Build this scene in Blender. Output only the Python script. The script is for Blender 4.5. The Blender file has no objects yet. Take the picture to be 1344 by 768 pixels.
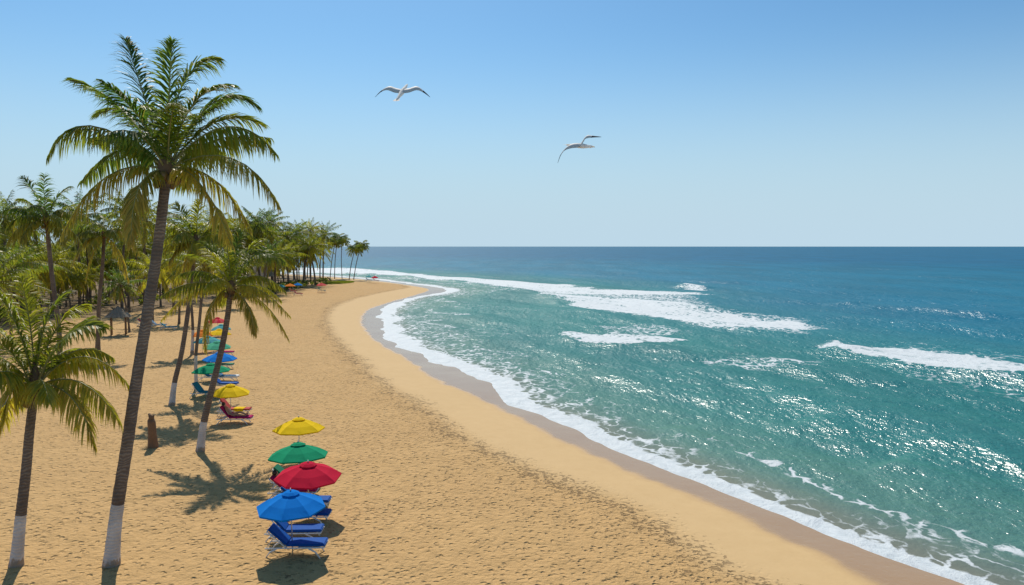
import bpy, bmesh, math, random
import numpy as np
from mathutils import Vector, Matrix, noise as mnoise
R = math.radians
random.seed(11)
rng = np.random.default_rng(5)
C = bpy.context.scene.collection
sc = bpy.context.scene

# ------------------------------------------------------------------ camera, sky, sun, exposure
H = 10.5                      # camera height above the sea
F = 1000.0                    # focal length in photo pixels (1344 wide)
PITCH = math.atan((384 - 323.5) / F)
cam = bpy.data.cameras.new('camera')
cam.sensor_width = 36; cam.lens = F / 1344 * 36
cam.clip_start = 0.1; cam.clip_end = 120000
co = bpy.data.objects.new('camera', cam); C.objects.link(co)
co.location = (0, 0, H); co.rotation_euler = (R(90) - PITCH, 0, 0)
sc.camera = co

SUN_EL = 50.0
SDIR = (0.30, -1.0)           # ground direction in which shadows fall
SUN_ROT = math.atan2(-SDIR[0], -SDIR[1])
w = bpy.data.worlds.new('World'); sc.world = w; w.use_nodes = True
nt = w.node_tree
bgn = nt.nodes['Background']
sky = nt.nodes.new('ShaderNodeTexSky'); sky.sky_type = 'NISHITA'; sky.sun_disc = False
sky.sun_elevation = R(SUN_EL); sky.sun_rotation = SUN_ROT
sky.altitude = 0; sky.air_density = 1.0; sky.dust_density = 0.6; sky.ozone_density = 2.5
# marine haze low over the horizon: the clear sky is veiled by pale blue towards the horizon
tcw = nt.nodes.new('ShaderNodeTexCoord'); sx_ = nt.nodes.new('ShaderNodeSeparateXYZ'); nt.links.new(tcw.outputs['Generated'], sx_.inputs[0])
mr_ = nt.nodes.new('ShaderNodeMapRange'); mr_.interpolation_type = 'SMOOTHERSTEP'; nt.links.new(sx_.outputs['Z'], mr_.inputs[0])
mr_.inputs[1].default_value = -.02; mr_.inputs[2].default_value = .31; mr_.inputs[3].default_value = 1.; mr_.inputs[4].default_value = 0.
mul_ = nt.nodes.new('ShaderNodeMix'); mul_.data_type = 'RGBA'; mul_.blend_type = 'MULTIPLY'; mul_.inputs[0].default_value = 1.
nt.links.new(sky.outputs[0], mul_.inputs[6]); mul_.inputs[7].default_value = (.70, 1.06, 1.22, 1)
mix_ = nt.nodes.new('ShaderNodeMix'); mix_.data_type = 'RGBA'; nt.links.new(mr_.outputs[0], mix_.inputs[0]); nt.links.new(mul_.outputs[2], mix_.inputs[6])
mix_.inputs[7].default_value = (5.9, 7.85, 9.2, 1)
nt.links.new(mix_.outputs[2], bgn.inputs[0]); bgn.inputs[1].default_value = 0.08
sl = bpy.data.lights.new('sun', 'SUN'); sl.energy = 4.0; sl.angle = R(0.55); sl.color = (1.0, 0.93, 0.82)
so = bpy.data.objects.new('sun', sl); C.objects.link(so)
_l = math.hypot(*SDIR); _c = math.cos(R(SUN_EL))
so.rotation_euler = Vector((SDIR[0]/_l*_c, SDIR[1]/_l*_c, -math.sin(R(SUN_EL)))).to_track_quat('-Z', 'Y').to_euler()
so.location = (-30, 100, 120)
vs = sc.view_settings
vs.view_transform = 'Standard'; vs.look = 'None'; vs.gamma = 1; vs.exposure = 0.13; vs.use_curve_mapping = False
sc.render.engine = 'CYCLES'
sc.cycles.max_bounces = 6; sc.cycles.transparent_max_bounces = 8

# ------------------------------------------------------------------ helpers
def ray(u, v):
    x = (u - 672) / F; y = -(v - 384) / F
    cp, sp = math.cos(PITCH), math.sin(PITCH)
    return Vector((x, cp + y * sp, -sp + y * cp))
def plane_pt(u, v, z=0.0):
    d = ray(u, v); k = (z - H) / d.z
    return (d.x * k, d.y * k)
def at_depth(u, v, Y):
    d = ray(u, v); k = Y / d.y
    return Vector((d.x * k, Y, H + d.z * k))

def seg_dist(P, poly, closed=False):
    """unsigned distance, and signed side (left of travel positive) to a polyline"""
    poly = np.asarray(poly, float)
    if closed: poly = np.vstack([poly, poly[:1]])
    best = np.full(len(P), 1e18); side = np.zeros(len(P)); par = np.zeros(len(P))
    acc = 0.0
    for a, b in zip(poly[:-1], poly[1:]):
        ab = b - a; L2 = ab @ ab
        ap = P - a
        t = np.clip((ap @ ab) / L2, 0, 1)
        d = ap - t[:, None] * ab
        d2 = (d * d).sum(1)
        cr = ab[0] * ap[:, 1] - ab[1] * ap[:, 0]
        m = d2 < best
        best[m] = d2[m]; side[m] = np.sign(cr[m]); par[m] = acc + t[m] * math.sqrt(L2)
        acc += math.sqrt(L2)
    return np.sqrt(best), side, par, acc
def inside(P, poly):
    poly = np.asarray(poly, float); n = len(poly)
    r = np.zeros(len(P), bool); x, y = P[:, 0], P[:, 1]
    for i in range(n):
        x1, y1 = poly[i]; x2, y2 = poly[(i + 1) % n]
        if y1 == y2: continue
        c = ((y1 > y) != (y2 > y)) & (x < (x2 - x1) * (y - y1) / (y2 - y1) + x1)
        r ^= c
    return r
def sstep(a, b, x):
    t = np.clip((x - a) / (b - a), 0, 1); return t * t * (3 - 2 * t)
_tab = rng.random((256, 256))
def vnoise(x, y):
    xi = np.floor(x).astype(int); yi = np.floor(y).astype(int)
    fx = x - xi; fy = y - yi; fx = fx * fx * (3 - 2 * fx); fy = fy * fy * (3 - 2 * fy)
    a = _tab[xi & 255, yi & 255]; b = _tab[(xi + 1) & 255, yi & 255]
    c = _tab[xi & 255, (yi + 1) & 255]; d = _tab[(xi + 1) & 255, (yi + 1) & 255]
    return (a * (1 - fx) + b * fx) * (1 - fy) + (c * (1 - fx) + d * fx) * fy
def fbm(x, y, o=4):
    s = 0; a = .5
    for i in range(o):
        s = s + a * vnoise(x + 17.3 * i, y - 9.1 * i); x = x * 2.03; y = y * 2.03; a *= .5
    return s
def smooth(poly, n=2):
    p = [np.array(q, float) for q in poly]
    for _ in range(n):
        o = [p[0]]
        for a, b in zip(p[:-1], p[1:]):
            o += [a * .75 + b * .25, a * .25 + b * .75]
        o.append(p[-1]); p = o
    return p

# ------------------------------------------------------------------ shoreline and other beach lines, as ground curves
shore_px = [(1420, 840), (1360, 803), (1271, 768), (1170, 727), (1076, 697), (982, 658), (911, 629), (840, 603), (749, 560), (700, 541), (674, 530),
            (655, 511), (621, 495), (580, 478), (542, 463), (512, 446), (503, 430), (499, 410), (514, 398),
            (545, 390), (578, 384.5), (590, 381), (578, 377.5), (545, 373.5), (500, 367.5), (450, 363.5), (400, 360), (300, 355), (150, 350), (0, 346.5)]
shore = [plane_pt(*p) for p in shore_px]
shore = [(60, -60), (24, 4)] + shore + [(-560, 560), (-3000, 900)]
shore = smooth(shore, 2)
land_poly = shore + [np.array((-3000., -400.)), np.array((60., -400.))]
def sdist(P):
    P = np.asarray(P, float)
    d, _, par, _ = seg_dist(P, shore)
    s = np.where(inside(P, land_poly), d, -d)
    wob = (fbm(P[:, 0] * .22, P[:, 1] * .22, 3) - .45) * 1.5 + (fbm(P[:, 0] * .9 + 40, P[:, 1] * .9, 2) - .37) * .35
    return s + wob * np.clip(np.hypot(P[:, 0], P[:, 1]) / 40, .6, 1.6)
def zprof(s):
    return np.where(s > 0, .62 * (1 - np.exp(-np.maximum(s, 0) / 9.0)), np.maximum(s * .07, -3.0))
def gz(x, y):
    s = sdist(np.array([[x, y]]))
    z = zprof(s)
    n = (fbm(np.array([x]) * .12, np.array([y]) * .12, 3) - .45) * .22 * sstep(3, 14, s)
    return float(z[0] + n[0])
def G(u, v):
    z = .5
    for _ in range(6):
        x, y = plane_pt(u, v, z); z = gz(x, y)
    return Vector((x, y, z))

wet_px = [(1240, 840), (1162, 768), (1065, 721), (982, 680), (911, 646), (840, 623), (760, 586), (703, 560), (671, 540), (614, 515), (557, 492), (549, 479),
          (500, 452), (481, 437), (471, 421), (479, 406), (508, 396), (540, 387.5), (568, 380.5), (545, 376), (500, 369.5), (450, 365), (400, 361.5)]
foot_px = [(1060, 800), (975, 764), (934, 748), (889, 715), (850, 678), (800, 655), (740, 637), (681, 613), (645, 597), (605, 576), (565, 541), (520, 519), (482, 492), (472, 476),
           (452, 460), (431, 436), (425, 416), (440, 400), (478, 389), (510, 383), (541, 378), (520, 373), (470, 370), (420, 368)]
def gline(px): return smooth([tuple(plane_pt(u, v, .25)) for u, v in px], 2)
wet_l, foot_l = gline(wet_px), gline(foot_px)
wet_l = [np.array((32., 0.))] + wet_l + [np.array((-560., 540.))]
foot_l = [np.array((24., 0.))] + foot_l + [np.array((-560., 520.))]

# ------------------------------------------------------------------ materials
def mat(name):
    m = bpy.data.materials.new(name); m.use_nodes = True
    n = m.node_tree; b = n.nodes['Principled BSDF']
    return m, n, b
def N(n, t, **kw):
    x = n.nodes.new(t)
    for k, v in kw.items():
        if k in x.inputs.keys(): x.inputs[k].default_value = v
        else: setattr(x, k, v)
    return x
def L(n, a, b): n.links.new(a, b)
def math_n(n, op, a, b=None, c=None, clamp=False):
    x = n.nodes.new('ShaderNodeMath'); x.operation = op; x.use_clamp = clamp
    for i, q in enumerate((a, b, c)):
        if q is None: continue
        if isinstance(q, (int, float)): x.inputs[i].default_value = q
        else: L(n, q, x.inputs[i])
    return x.outputs[0]
def mix_c(n, f, a, b):
    x = n.nodes.new('ShaderNodeMix'); x.data_type = 'RGBA'
    for s, q in ((x.inputs[0], f), (x.inputs[6], a), (x.inputs[7], b)):
        if isinstance(q, (int, float)): s.default_value = q
        elif isinstance(q, tuple): s.default_value = (*q, 1)
        else: L(n, q, s)
    return x.outputs[2]
def remap(n, v, a, b, c=0., d=1., kind='SMOOTHSTEP'):
    x = n.nodes.new('ShaderNodeMapRange'); x.interpolation_type = kind
    L(n, v, x.inputs[0])
    for i, q in zip((1, 2, 3, 4), (a, b, c, d)):
        if isinstance(q, (int, float)): x.inputs[i].default_value = q
        else: L(n, q, x.inputs[i])
    return x.outputs[0]
def attr(n, name):
    a = n.nodes.new('ShaderNodeAttribute'); a.attribute_name = name; return a.outputs['Fac']
def coords(n, scale=(1, 1, 1), rotz=0.):
    t = n.nodes.new('ShaderNodeTexCoord'); m = n.nodes.new('ShaderNodeMapping')
    m.inputs['Scale'].default_value = scale; m.inputs['Rotation'].default_value = (0, 0, rotz)
    L(n, t.outputs['Object'], m.inputs[0]); return m.outputs[0]
def noise(n, vec, scale, detail=4, rough=.55, dist=0.):
    x = N(n, 'ShaderNodeTexNoise', Scale=scale, Detail=detail, Roughness=rough, Distortion=dist); L(n, vec, x.inputs['Vector']); return x.outputs['Fac']

def simple(name, col, rough=.6, var=.15, vscale=8., bump=.0, metal=0., trans=0.):
    m, n, b = mat(name)
    v = coords(n)
    nz = noise(n, v, vscale, 5)
    c1 = tuple(min(1, c * (1 + var)) for c in col); c2 = tuple(c * (1 - var) for c in col)
    L(n, mix_c(n, nz, c2, c1), b.inputs['Base Color'])
    b.inputs['Roughness'].default_value = rough; b.inputs['Metallic'].default_value = metal
    if bump:
        bp = N(n, 'ShaderNodeBump', Strength=.6, Distance=bump); L(n, nz, bp.inputs['Height']); L(n, bp.outputs[0], b.inputs['Normal'])
    if trans:
        tr = n.nodes.new('ShaderNodeBsdfTranslucent'); tr.inputs[0].default_value = (*col, 1)
        ms = n.nodes.new('ShaderNodeMixShader'); ms.inputs[0].default_value = trans
        L(n, b.outputs[0], ms.inputs[1]); L(n, tr.outputs[0], ms.inputs[2])
        L(n, ms.outputs[0], n.nodes['Material Output'].inputs[0])
    return m

def sand_mat():
    m, n, b = mat('sand')
    v = coords(n)
    foot = attr(n, 'foot'); wet = attr(n, 'wet')       # metres inland of the footprint line; of the wet line
    big = noise(n, v, .18, 4); mid = noise(n, v, 1.6, 5, .6); fine = noise(n, v, 9., 6, .7)
    col = mix_c(n, big, (.48, .285, .108), (.575, .362, .145))
    col = mix_c(n, remap(n, mid, .35, .7, 0, .42), col, (.35, .215, .08))
    col = mix_c(n, remap(n, fine, .3, .8, 0, .3), col, (.60, .39, .18))
    # damp, smooth, paler band between the wash and the footprints
    smoothb = remap(n, foot, -1.2, .8)
    col = mix_c(n, smoothb, mix_c(n, mid, (.54, .36, .165), (.61, .42, .205)), col)
    # weed along the line, plus footprint dimples with their shade painted dark
    fedge = math_n(n, 'ABSOLUTE', math_n(n, 'ADD', foot, math_n(n, 'MULTIPLY', math_n(n, 'SUBTRACT', noise(n, v, .35, 3), .5), 5.)))
    band = remap(n, fedge, 0., 1.9, 1., 0.)
    band = math_n(n, 'MAXIMUM', band, math_n(n, 'MULTIPLY', attr(n, 'trail'), .55))
    speck = noise(n, coords(n, (1, 1, 1)), 4.6, 4, .62)
    sp = math_n(n, 'MULTIPLY', remap(n, speck, math_n(n, 'SUBTRACT', .69, math_n(n, 'MULTIPLY', band, .18)), math_n(n, 'SUBTRACT', .76, math_n(n, 'MULTIPLY', band, .18))), remap(n, foot, -2.2, -1.))
    col = mix_c(n, math_n(n, 'MULTIPLY', sp, .58), col, (.13, .075, .03))
    wob = math_n(n, 'ADD', wet, math_n(n, 'MULTIPLY', math_n(n, 'SUBTRACT', noise(n, v, .5, 3), .5), 1.2))
    isdry = remap(n, wob, -.5, .45)
    col = mix_c(n, isdry, mix_c(n, noise(n, v, .6, 3), (.37, .215, .088), (.42, .255, .11)), col)
    litter_shade = attr(n, 'litter_shade')  # brown leaf litter that also paints the grove's shade into the sand colour
    floor_dark = remap(n, math_n(n, 'ADD', litter_shade, math_n(n, 'MULTIPLY', math_n(n, 'SUBTRACT', noise(n, v, .35, 5, .65), .5), 1.6)), .3, .9)
    col = mix_c(n, math_n(n, 'MULTIPLY', floor_dark, .85), col, mix_c(n, fine, (.10, .065, .035), (.22, .15, .08)))
    L(n, col, b.inputs['Base Color'])
    L(n, remap(n, isdry, 0, 1, .2, .93), b.inputs['Roughness'])
    b.inputs['Specular IOR Level'].default_value = .32
    # footprints and lumps
    vo = N(n, 'ShaderNodeTexVoronoi', Scale=3.9, Randomness=1.); vo.feature = 'SMOOTH_F1'; vo.inputs['Smoothness'].default_value = .35
    dv = coords(n); 
    wn = N(n, 'ShaderNodeTexNoise', Scale=1.2, Detail=3.); L(n, dv, wn.inputs['Vector'])
    va = n.nodes.new('ShaderNodeVectorMath'); va.operation = 'MULTIPLY_ADD'; L(n, wn.outputs['Color'], va.inputs[0]); va.inputs[1].default_value = (.5, .5, .0); L(n, dv, va.inputs[2])
    L(n, va.outputs[0], vo.inputs['Vector'])
    dim = remap(n, vo.outputs['Distance'], .05, .42)
    hgt = math_n(n, 'ADD', math_n(n, 'MULTIPLY', dim, .55), math_n(n, 'ADD', math_n(n, 'MULTIPLY', noise(n, v, 4.2, 4, .6), .8), math_n(n, 'MULTIPLY', noise(n, v, 11., 3), .12)))
    hgt = math_n(n, 'SUBTRACT', hgt, math_n(n, 'MULTIPLY', sp, .4))
    rip = math_n(n, 'MULTIPLY', noise(n, v, 2., 3), .05)
    hh = math_n(n, 'ADD', rip, math_n(n, 'MULTIPLY', hgt, remap(n, foot, -1.6, 1., .03, 1.)))
    bp = N(n, 'ShaderNodeBump', Strength=1., Distance=.17); L(n, hh, bp.inputs['Height']); L(n, bp.outputs[0], b.inputs['Normal'])
    return m

def sea_mat():
    m, n, b = mat('sea_water')
    out = n.nodes['Material Output']
    ang = math.atan2(.42, .91)
    v = coords(n); vr = coords(n, (1, .38, 1), -ang)      # x across the crests, y along them
    off = attr(n, 'off'); foam = attr(n, 'foam')
    off2 = math_n(n, 'ADD', off, math_n(n, 'MULTIPLY', math_n(n, 'SUBTRACT', noise(n, vr, .12, 3), .5), 9.))
    c0 = mix_c(n, remap(n, off, 0., 5.), (.21, .19, .11), (.08, .21, .15))
    c1 = mix_c(n, remap(n, off2, 3., 17.), c0, (.012, .185, .158))
    c2 = mix_c(n, remap(n, off2, 20., 90.), c1, (.0, .160, .252))
    c3 = mix_c(n, remap(n, off2, 80., 480.), c2, (.0, .122, .232))
    mott = noise(n, coords(n, (1, .3, 1), -ang), .05, 5, .6)
    c3 = mix_c(n, remap(n, mott, .32, .68, 0., .62), c3, mix_c(n, .5, c3, (.0, .05, .07)))
    L(n, c3, b.inputs['Base Color'])
    b.inputs['Roughness'].default_value = .045
    b.inputs['IOR'].default_value = 1.33; b.inputs['Specular IOR Level'].default_value = .0
    h1 = math_n(n, 'MULTIPLY', noise(n, vr, .45, 3, .5), .55)
    h2 = math_n(n, 'MULTIPLY', noise(n, coords(n, (1, .55, 1), -ang + .35), 1.6, 4, .6), .36)
    h3 = math_n(n, 'MULTIPLY', noise(n, coords(n, (1, .8, 1), -ang - .4), 4.5, 2, .5), .10)
    hh = math_n(n, 'ADD', h1, math_n(n, 'ADD', h2, h3))
    calm = remap(n, off, 0., 7., .25, 1.)
    bp = N(n, 'ShaderNodeBump', Strength=1., Distance=.62); L(n, math_n(n, 'MULTIPLY', hh, calm), bp.inputs['Height']); L(n, bp.outputs[0], b.inputs['Normal'])
    fr = n.nodes.new('ShaderNodeFresnel'); fr.inputs['IOR'].default_value = 1.33; L(n, bp.outputs[0], fr.inputs['Normal'])
    gl = n.nodes.new('ShaderNodeBsdfGlossy'); gl.inputs['Roughness'].default_value = .27; L(n, bp.outputs[0], gl.inputs['Normal'])
    wmix = n.nodes.new('ShaderNodeMixShader'); L(n, math_n(n, 'MINIMUM', fr.outputs[0], .17), wmix.inputs[0]); L(n, b.outputs[0], wmix.inputs[1]); L(n, gl.outputs[0], wmix.inputs[2])
    # foam
    fn = noise(n, coords(n, (1, .62, 1), -ang), .85, 9, .66, .4)
    vo = N(n, 'ShaderNodeTexVoronoi', Scale=1.15); vo.feature = 'DISTANCE_TO_EDGE'
    wn = N(n, 'ShaderNodeTexNoise', Scale=.9, Detail=4.); L(n, v, wn.inputs['Vector'])
    va = n.nodes.new('ShaderNodeVectorMath'); va.operation = 'MULTIPLY_ADD'; L(n, wn.outputs['Color'], va.inputs[0]); va.inputs[1].default_value = (1.6, 1.6, 0); L(n, coords(n, (1, .6, 1), -ang), va.inputs[2]); L(n, va.outputs[0], vo.inputs['Vector'])
    lace = remap(n, vo.outputs['Distance'], 0., .22, 1., 0.)
    val = math_n(n, 'ADD', math_n(n, 'MULTIPLY', fn, .72), math_n(n, 'MULTIPLY', lace, .26))
    thr = math_n(n, 'SUBTRACT', .82, math_n(n, 'MULTIPLY', foam, .58))
    fm = remap(n, val, math_n(n, 'SUBTRACT', thr, .04), math_n(n, 'ADD', thr, .12))
    fm = math_n(n, 'MULTIPLY', fm, remap(n, foam, .0, .12))
    fb = n.nodes.new('ShaderNodeBsdfPrincipled')
    L(n, mix_c(n, noise(n, v, 1.3, 5), (.46, .53, .55), (.74, .76, .76)), fb.inputs['Base Color']); fb.inputs['Roughness'].default_value = .8
    bp2 = N(n, 'ShaderNodeBump', Strength=.9, Distance=.3); L(n, fn, bp2.inputs['Height']); L(n, bp2.outputs[0], fb.inputs['Normal'])
    ms = n.nodes.new('ShaderNodeMixShader'); L(n, fm, ms.inputs[0]); L(n, wmix.outputs[0], ms.inputs[1]); L(n, fb.outputs[0], ms.inputs[2])
    L(n, ms.outputs[0], out.inputs[0])
    return m

def leaf_mat(name, g1, g2, dry):
    m, n, b = mat(name)
    oi = n.nodes.new('ShaderNodeObjectInfo')
    t = math_n(n, 'ADD', attr(n, 'tint'), math_n(n, 'MULTIPLY', math_n(n, 'SUBTRACT', oi.outputs['Random'], .54), .75), clamp=True); d = attr(n, 'dry')
    col = mix_c(n, t, g1, g2); col = mix_c(n, d, col, dry)
    L(n, col, b.inputs['Base Color']); b.inputs['Roughness'].default_value = .45
    b.inputs['Specular IOR Level'].default_value = .38
    tr = n.nodes.new('ShaderNodeBsdfTranslucent')
    tc = mix_c(n, .5, col, mix_c(n, t, (.16, .30, .02), (.75, .70, .03)))
    L(n, tc, tr.inputs[0])
    ms = n.nodes.new('ShaderNodeMixShader'); ms.inputs[0].default_value = .5
    L(n, b.outputs[0], ms.inputs[1]); L(n, tr.outputs[0], ms.inputs[2]); L(n, ms.outputs[0], n.nodes['Material Output'].inputs[0])
    return m
def trunk_mat(name, c1, c2, ring=1.):
    m, n, b = mat(name)
    t = n.nodes.new('ShaderNodeTexCoord')
    wv = N(n, 'ShaderNodeTexWave', Scale=3.0 * ring, Distortion=9., Detail=2.); wv.bands_direction = 'Z'; L(n, t.outputs['Object'], wv.inputs['Vector'])
    v = coords(n, (1, 1, .35)); nz = noise(n, v, 9., 6, .65); n2 = noise(n, coords(n), 1.3, 4)
    k = math_n(n, 'MULTIPLY', wv.outputs['Fac'], nz)
    col = mix_c(n, remap(n, k, .0, .75), c1, c2)
    col = mix_c(n, remap(n, n2, .35, .65, 0, .75), col, tuple(c * .6 for c in c1))
    if 'white' in name:
        ch = noise(n, coords(n, (1, 1, .5)), 7., 6, .7); t2 = n.nodes.new('ShaderNodeSeparateXYZ'); L(n, t.outputs['Object'], t2.inputs[0])
        col = mix_c(n, remap(n, math_n(n, 'ADD', ch, math_n(n, 'MULTIPLY', remap(n, t2.outputs['Z'], .35, 0.), .25)), .60, .68), col, (.33, .25, .18))
    L(n, col, b.inputs['Base Color']); b.inputs['Roughness'].default_value = .88
    bp = N(n, 'ShaderNodeBump', Strength=.7, Distance=.03); L(n, k, bp.inputs['Height']); L(n, bp.outputs[0], b.inputs['Normal'])
    return m

M = {}
M['sand'] = sand_mat(); M['sea'] = sea_mat()
M['leaf'] = leaf_mat('palm_leaf', (.042, .115, .016), (.29, .32, .02), (.58, .36, .06))
M['rachis'] = simple('rachis', (.26, .23, .07), .5)
M['trunk'] = trunk_mat('palm_trunk', (.15, .108, .08), (.29, .225, .17))
M['whitewash'] = trunk_mat('whitewashed_trunk', (.60, .56, .53), (.68, .65, .62))
M['coconut'] = simple('coconut', (.16, .10, .03), .5)
M['fibre'] = simple('palm_fibre', (.14, .085, .045), .9, .4, 14)
for k, c in dict(blue=(.001, .20, .66), red=(.60, .010, .045), green=(.006, .30, .14), yellow=(.86, .58, .008), mint=(.08, .42, .25), teal=(.09, .38, .40),
                 orange=(.80, .24, .03), pink=(.66, .10, .10), white=(.72, .74, .74)).items():
    M['cloth_' + k] = simple('cloth_' + k, c, .9, .16, 2.2, .004, 0, .18); M['cloth_' + k].node_tree.nodes['Principled BSDF'].inputs['Specular IOR Level'].default_value = .12
M['frame'] = simple('white_plastic', (.74, .74, .72), .4, .06, 5)
M['metal'] = simple('pole_metal', (.55, .55, .54), .35, .1, 4, 0, .7)
M['mat_blue'] = simple('mattress_blue', (.003, .075, .32), .7, .15, 12, .01)
M['mat_teal'] = simple('mattress_teal', (.03, .20, .26), .7, .15, 12, .01)
M['mat_red'] = simple('mattress_red', (.42, .06, .05), .7, .2, 12, .01)
M['mat_magenta'] = simple('towel_magenta', (.42, .02, .12), .9, .2, 20, .02)
M['mat_green'] = simple('mattress_green', (.02, .18, .10), .7, .15, 12, .01)
M['thatch'] = simple('thatch', (.27, .22, .16), .95, .45, 16, .05)
M['wood'] = simple('weathered_wood', (.20, .11, .055), .8, .4, 9, .02)
M['bush'] = leaf_mat('bush_leaf', (.03, .065, .012), (.07, .12, .02), (.2, .15, .05))
M['skin'] = simple('skin', (.42, .23, .14), .5, .06, 6)
M['hair'] = simple('dark_hair', (.03, .02, .014), .6, .2, 20)
M['swim'] = simple('swimwear_red', (.5, .03, .04), .7, .1, 10)
M['feather'] = simple('gull_white', (.86, .85, .82), .7, .06, 12, 0, 0, .45)
M['feather_grey'] = simple('gull_grey', (.48, .47, .45), .7, .15, 12)
M['feather_dark'] = simple('gull_black', (.025, .025, .025), .6, .1, 12)
M['beak'] = simple('gull_beak', (.7, .38, .04), .5, .1, 12)

# ------------------------------------------------------------------ mesh builder
class MB:
    def __init__(s): s.v = []; s.f = []; s.m = []; s.a = {}; s.sm = []
    def quad(s, *idx, m=0, sm=True): s.f.append(idx); s.m.append(m); s.sm.append(sm)
    def tube(s, pts, rad, n=8, m=0, cap=True, sm=True):
        pts = [Vector(p) for p in pts]; b0 = len(s.v); ref = None
        if not hasattr(rad, '__len__'): rad = [rad] * len(pts)
        for i, p in enumerate(pts):
            t = (pts[min(i + 1, len(pts) - 1)] - pts[max(i - 1, 0)]).normalized()
            if ref is None: ref = Vector((1, 0, 0)) if abs(t.x) < .8 else Vector((0, 1, 0))
            a = (ref - t * ref.dot(t)).normalized(); ref = a; c = t.cross(a)
            for k in range(n):
                an = 2 * math.pi * k / n
                s.v.append(p + (a * math.cos(an) + c * math.sin(an)) * rad[i])
        for i in range(len(pts) - 1):
            for k in range(n):
                s.quad(b0 + i * n + k, b0 + i * n + (k + 1) % n, b0 + (i + 1) * n + (k + 1) % n, b0 + (i + 1) * n + k, m=m, sm=sm)
        if cap:
            s.quad(*[b0 + k for k in reversed(range(n))], m=m, sm=False)
            e = b0 + (len(pts) - 1) * n; s.quad(*[e + k for k in range(n)], m=m, sm=False)
    def box(s, c, size, rot=None, m=0):
        b = len(s.v); c = Vector(c)
        for x in (-.5, .5):
            for y in (-.5, .5):
                for z in (-.5, .5):
                    p = Vector((x * size[0], y * size[1], z * size[2]))
                    if rot: p = rot @ p
                    s.v.append(c + p)
        for q in ((0, 1, 3, 2), (4, 6, 7, 5), (0, 4, 5, 1), (2, 3, 7, 6), (0, 2, 6, 4), (1, 5, 7, 3)):
            s.quad(*[b + i for i in q], m=m, sm=False)
    def ball(s, c, r, n=10, k=6, m=0, sc_=(1, 1, 1)):
        b = len(s.v); c = Vector(c)
        for j in range(k + 1):
            ph = math.pi * j / k
            for i in range(n):
                th = 2 * math.pi * i / n
                s.v.append(c + Vector((math.sin(ph) * math.cos(th) * sc_[0], math.sin(ph) * math.sin(th) * sc_[1], math.cos(ph) * sc_[2])) * r)
        for j in range(k):
            for i in range(n):
                s.quad(b + j * n + i, b + (j + 1) * n + i, b + (j + 1) * n + (i + 1) % n, b + j * n + (i + 1) % n, m=m)
    def mesh(s, name, mats, attrs=None):
        me = bpy.data.meshes.new(name)
        me.from_pydata([tuple(p) for p in s.v], [], s.f); 
        for x in mats: me.materials.append(x)
        me.polygons.foreach_set('material_index', s.m); me.polygons.foreach_set('use_smooth', s.sm)
        for k, arr in (attrs or {}).items():
            a = me.attributes.new(k, 'FLOAT', 'POINT'); a.data.foreach_set('value', np.asarray(arr, np.float32))
        me.update(); return me
def link(name, me, parent=None, loc=None, rot=None):
    o = bpy.data.objects.new(name, me); C.objects.link(o)
    if parent: o.parent = parent
    if loc is not None: o.location = loc
    if rot is not None: o.rotation_euler = rot
    return o
def tag(o, label=None, cat=None, group=None, kind=None):
    for k, v in (('label', label), ('category', cat), ('group', group), ('kind', kind)):
        if v: o[k] = v
    return o
def thing(name, label, cat, loc, rz=0, group=None):
    o = link(name, None, None, loc, (0, 0, rz)); o.empty_display_size = .3
    return tag(o, label, cat, group)
def copy_tree(o, parent=None):
    c = o.copy(); C.objects.link(c); c.parent = parent
    for ch in kids.get(o.name, [q for q in bpy.data.objects if q.parent == o]): copy_tree(ch, c)
    return c
kids = {}

# ------------------------------------------------------------------ land and sea sheets
def polar(r0, r1, nr, a0, a1, na):
    r = np.geomspace(r0, r1, nr); a = np.radians(np.linspace(a0, a1, na))
    RR, AA = np.meshgrid(r, a, indexing='ij')
    return (RR * np.sin(AA)).ravel(), (RR * np.cos(AA)).ravel(), RR.ravel()
def grid_mesh(name, X, Y, Z, nr, na, m, attrs):
    me = bpy.data.meshes.new(name)
    co_ = np.stack([X, Y, Z], 1).astype(np.float32)
    me.vertices.add(len(X)); me.vertices.foreach_set('co', co_.ravel())
    i = np.arange(nr - 1)[:, None] * na + np.arange(na - 1)[None]
    q = np.stack([i, i + 1, i + na + 1, i + na], -1).reshape(-1, 4)[:, ::-1]
    me.loops.add(q.size); me.loops.foreach_set('vertex_index', q.ravel().astype(np.int32))
    me.polygons.add(len(q)); me.polygons.foreach_set('loop_start', (np.arange(len(q)) * 4).astype(np.int32))
    me.polygons.foreach_set('loop_total', np.full(len(q), 4, np.int32))
    me.polygons.foreach_set('use_smooth', np.ones(len(q), bool))
    me.materials.append(m)
    for k, arr in attrs.items():
        a = me.attributes.new(k, 'FLOAT', 'POINT'); a.data.foreach_set('value', arr.astype(np.float32))
    me.update(calc_edges=True); me.validate()
    return me

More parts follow.
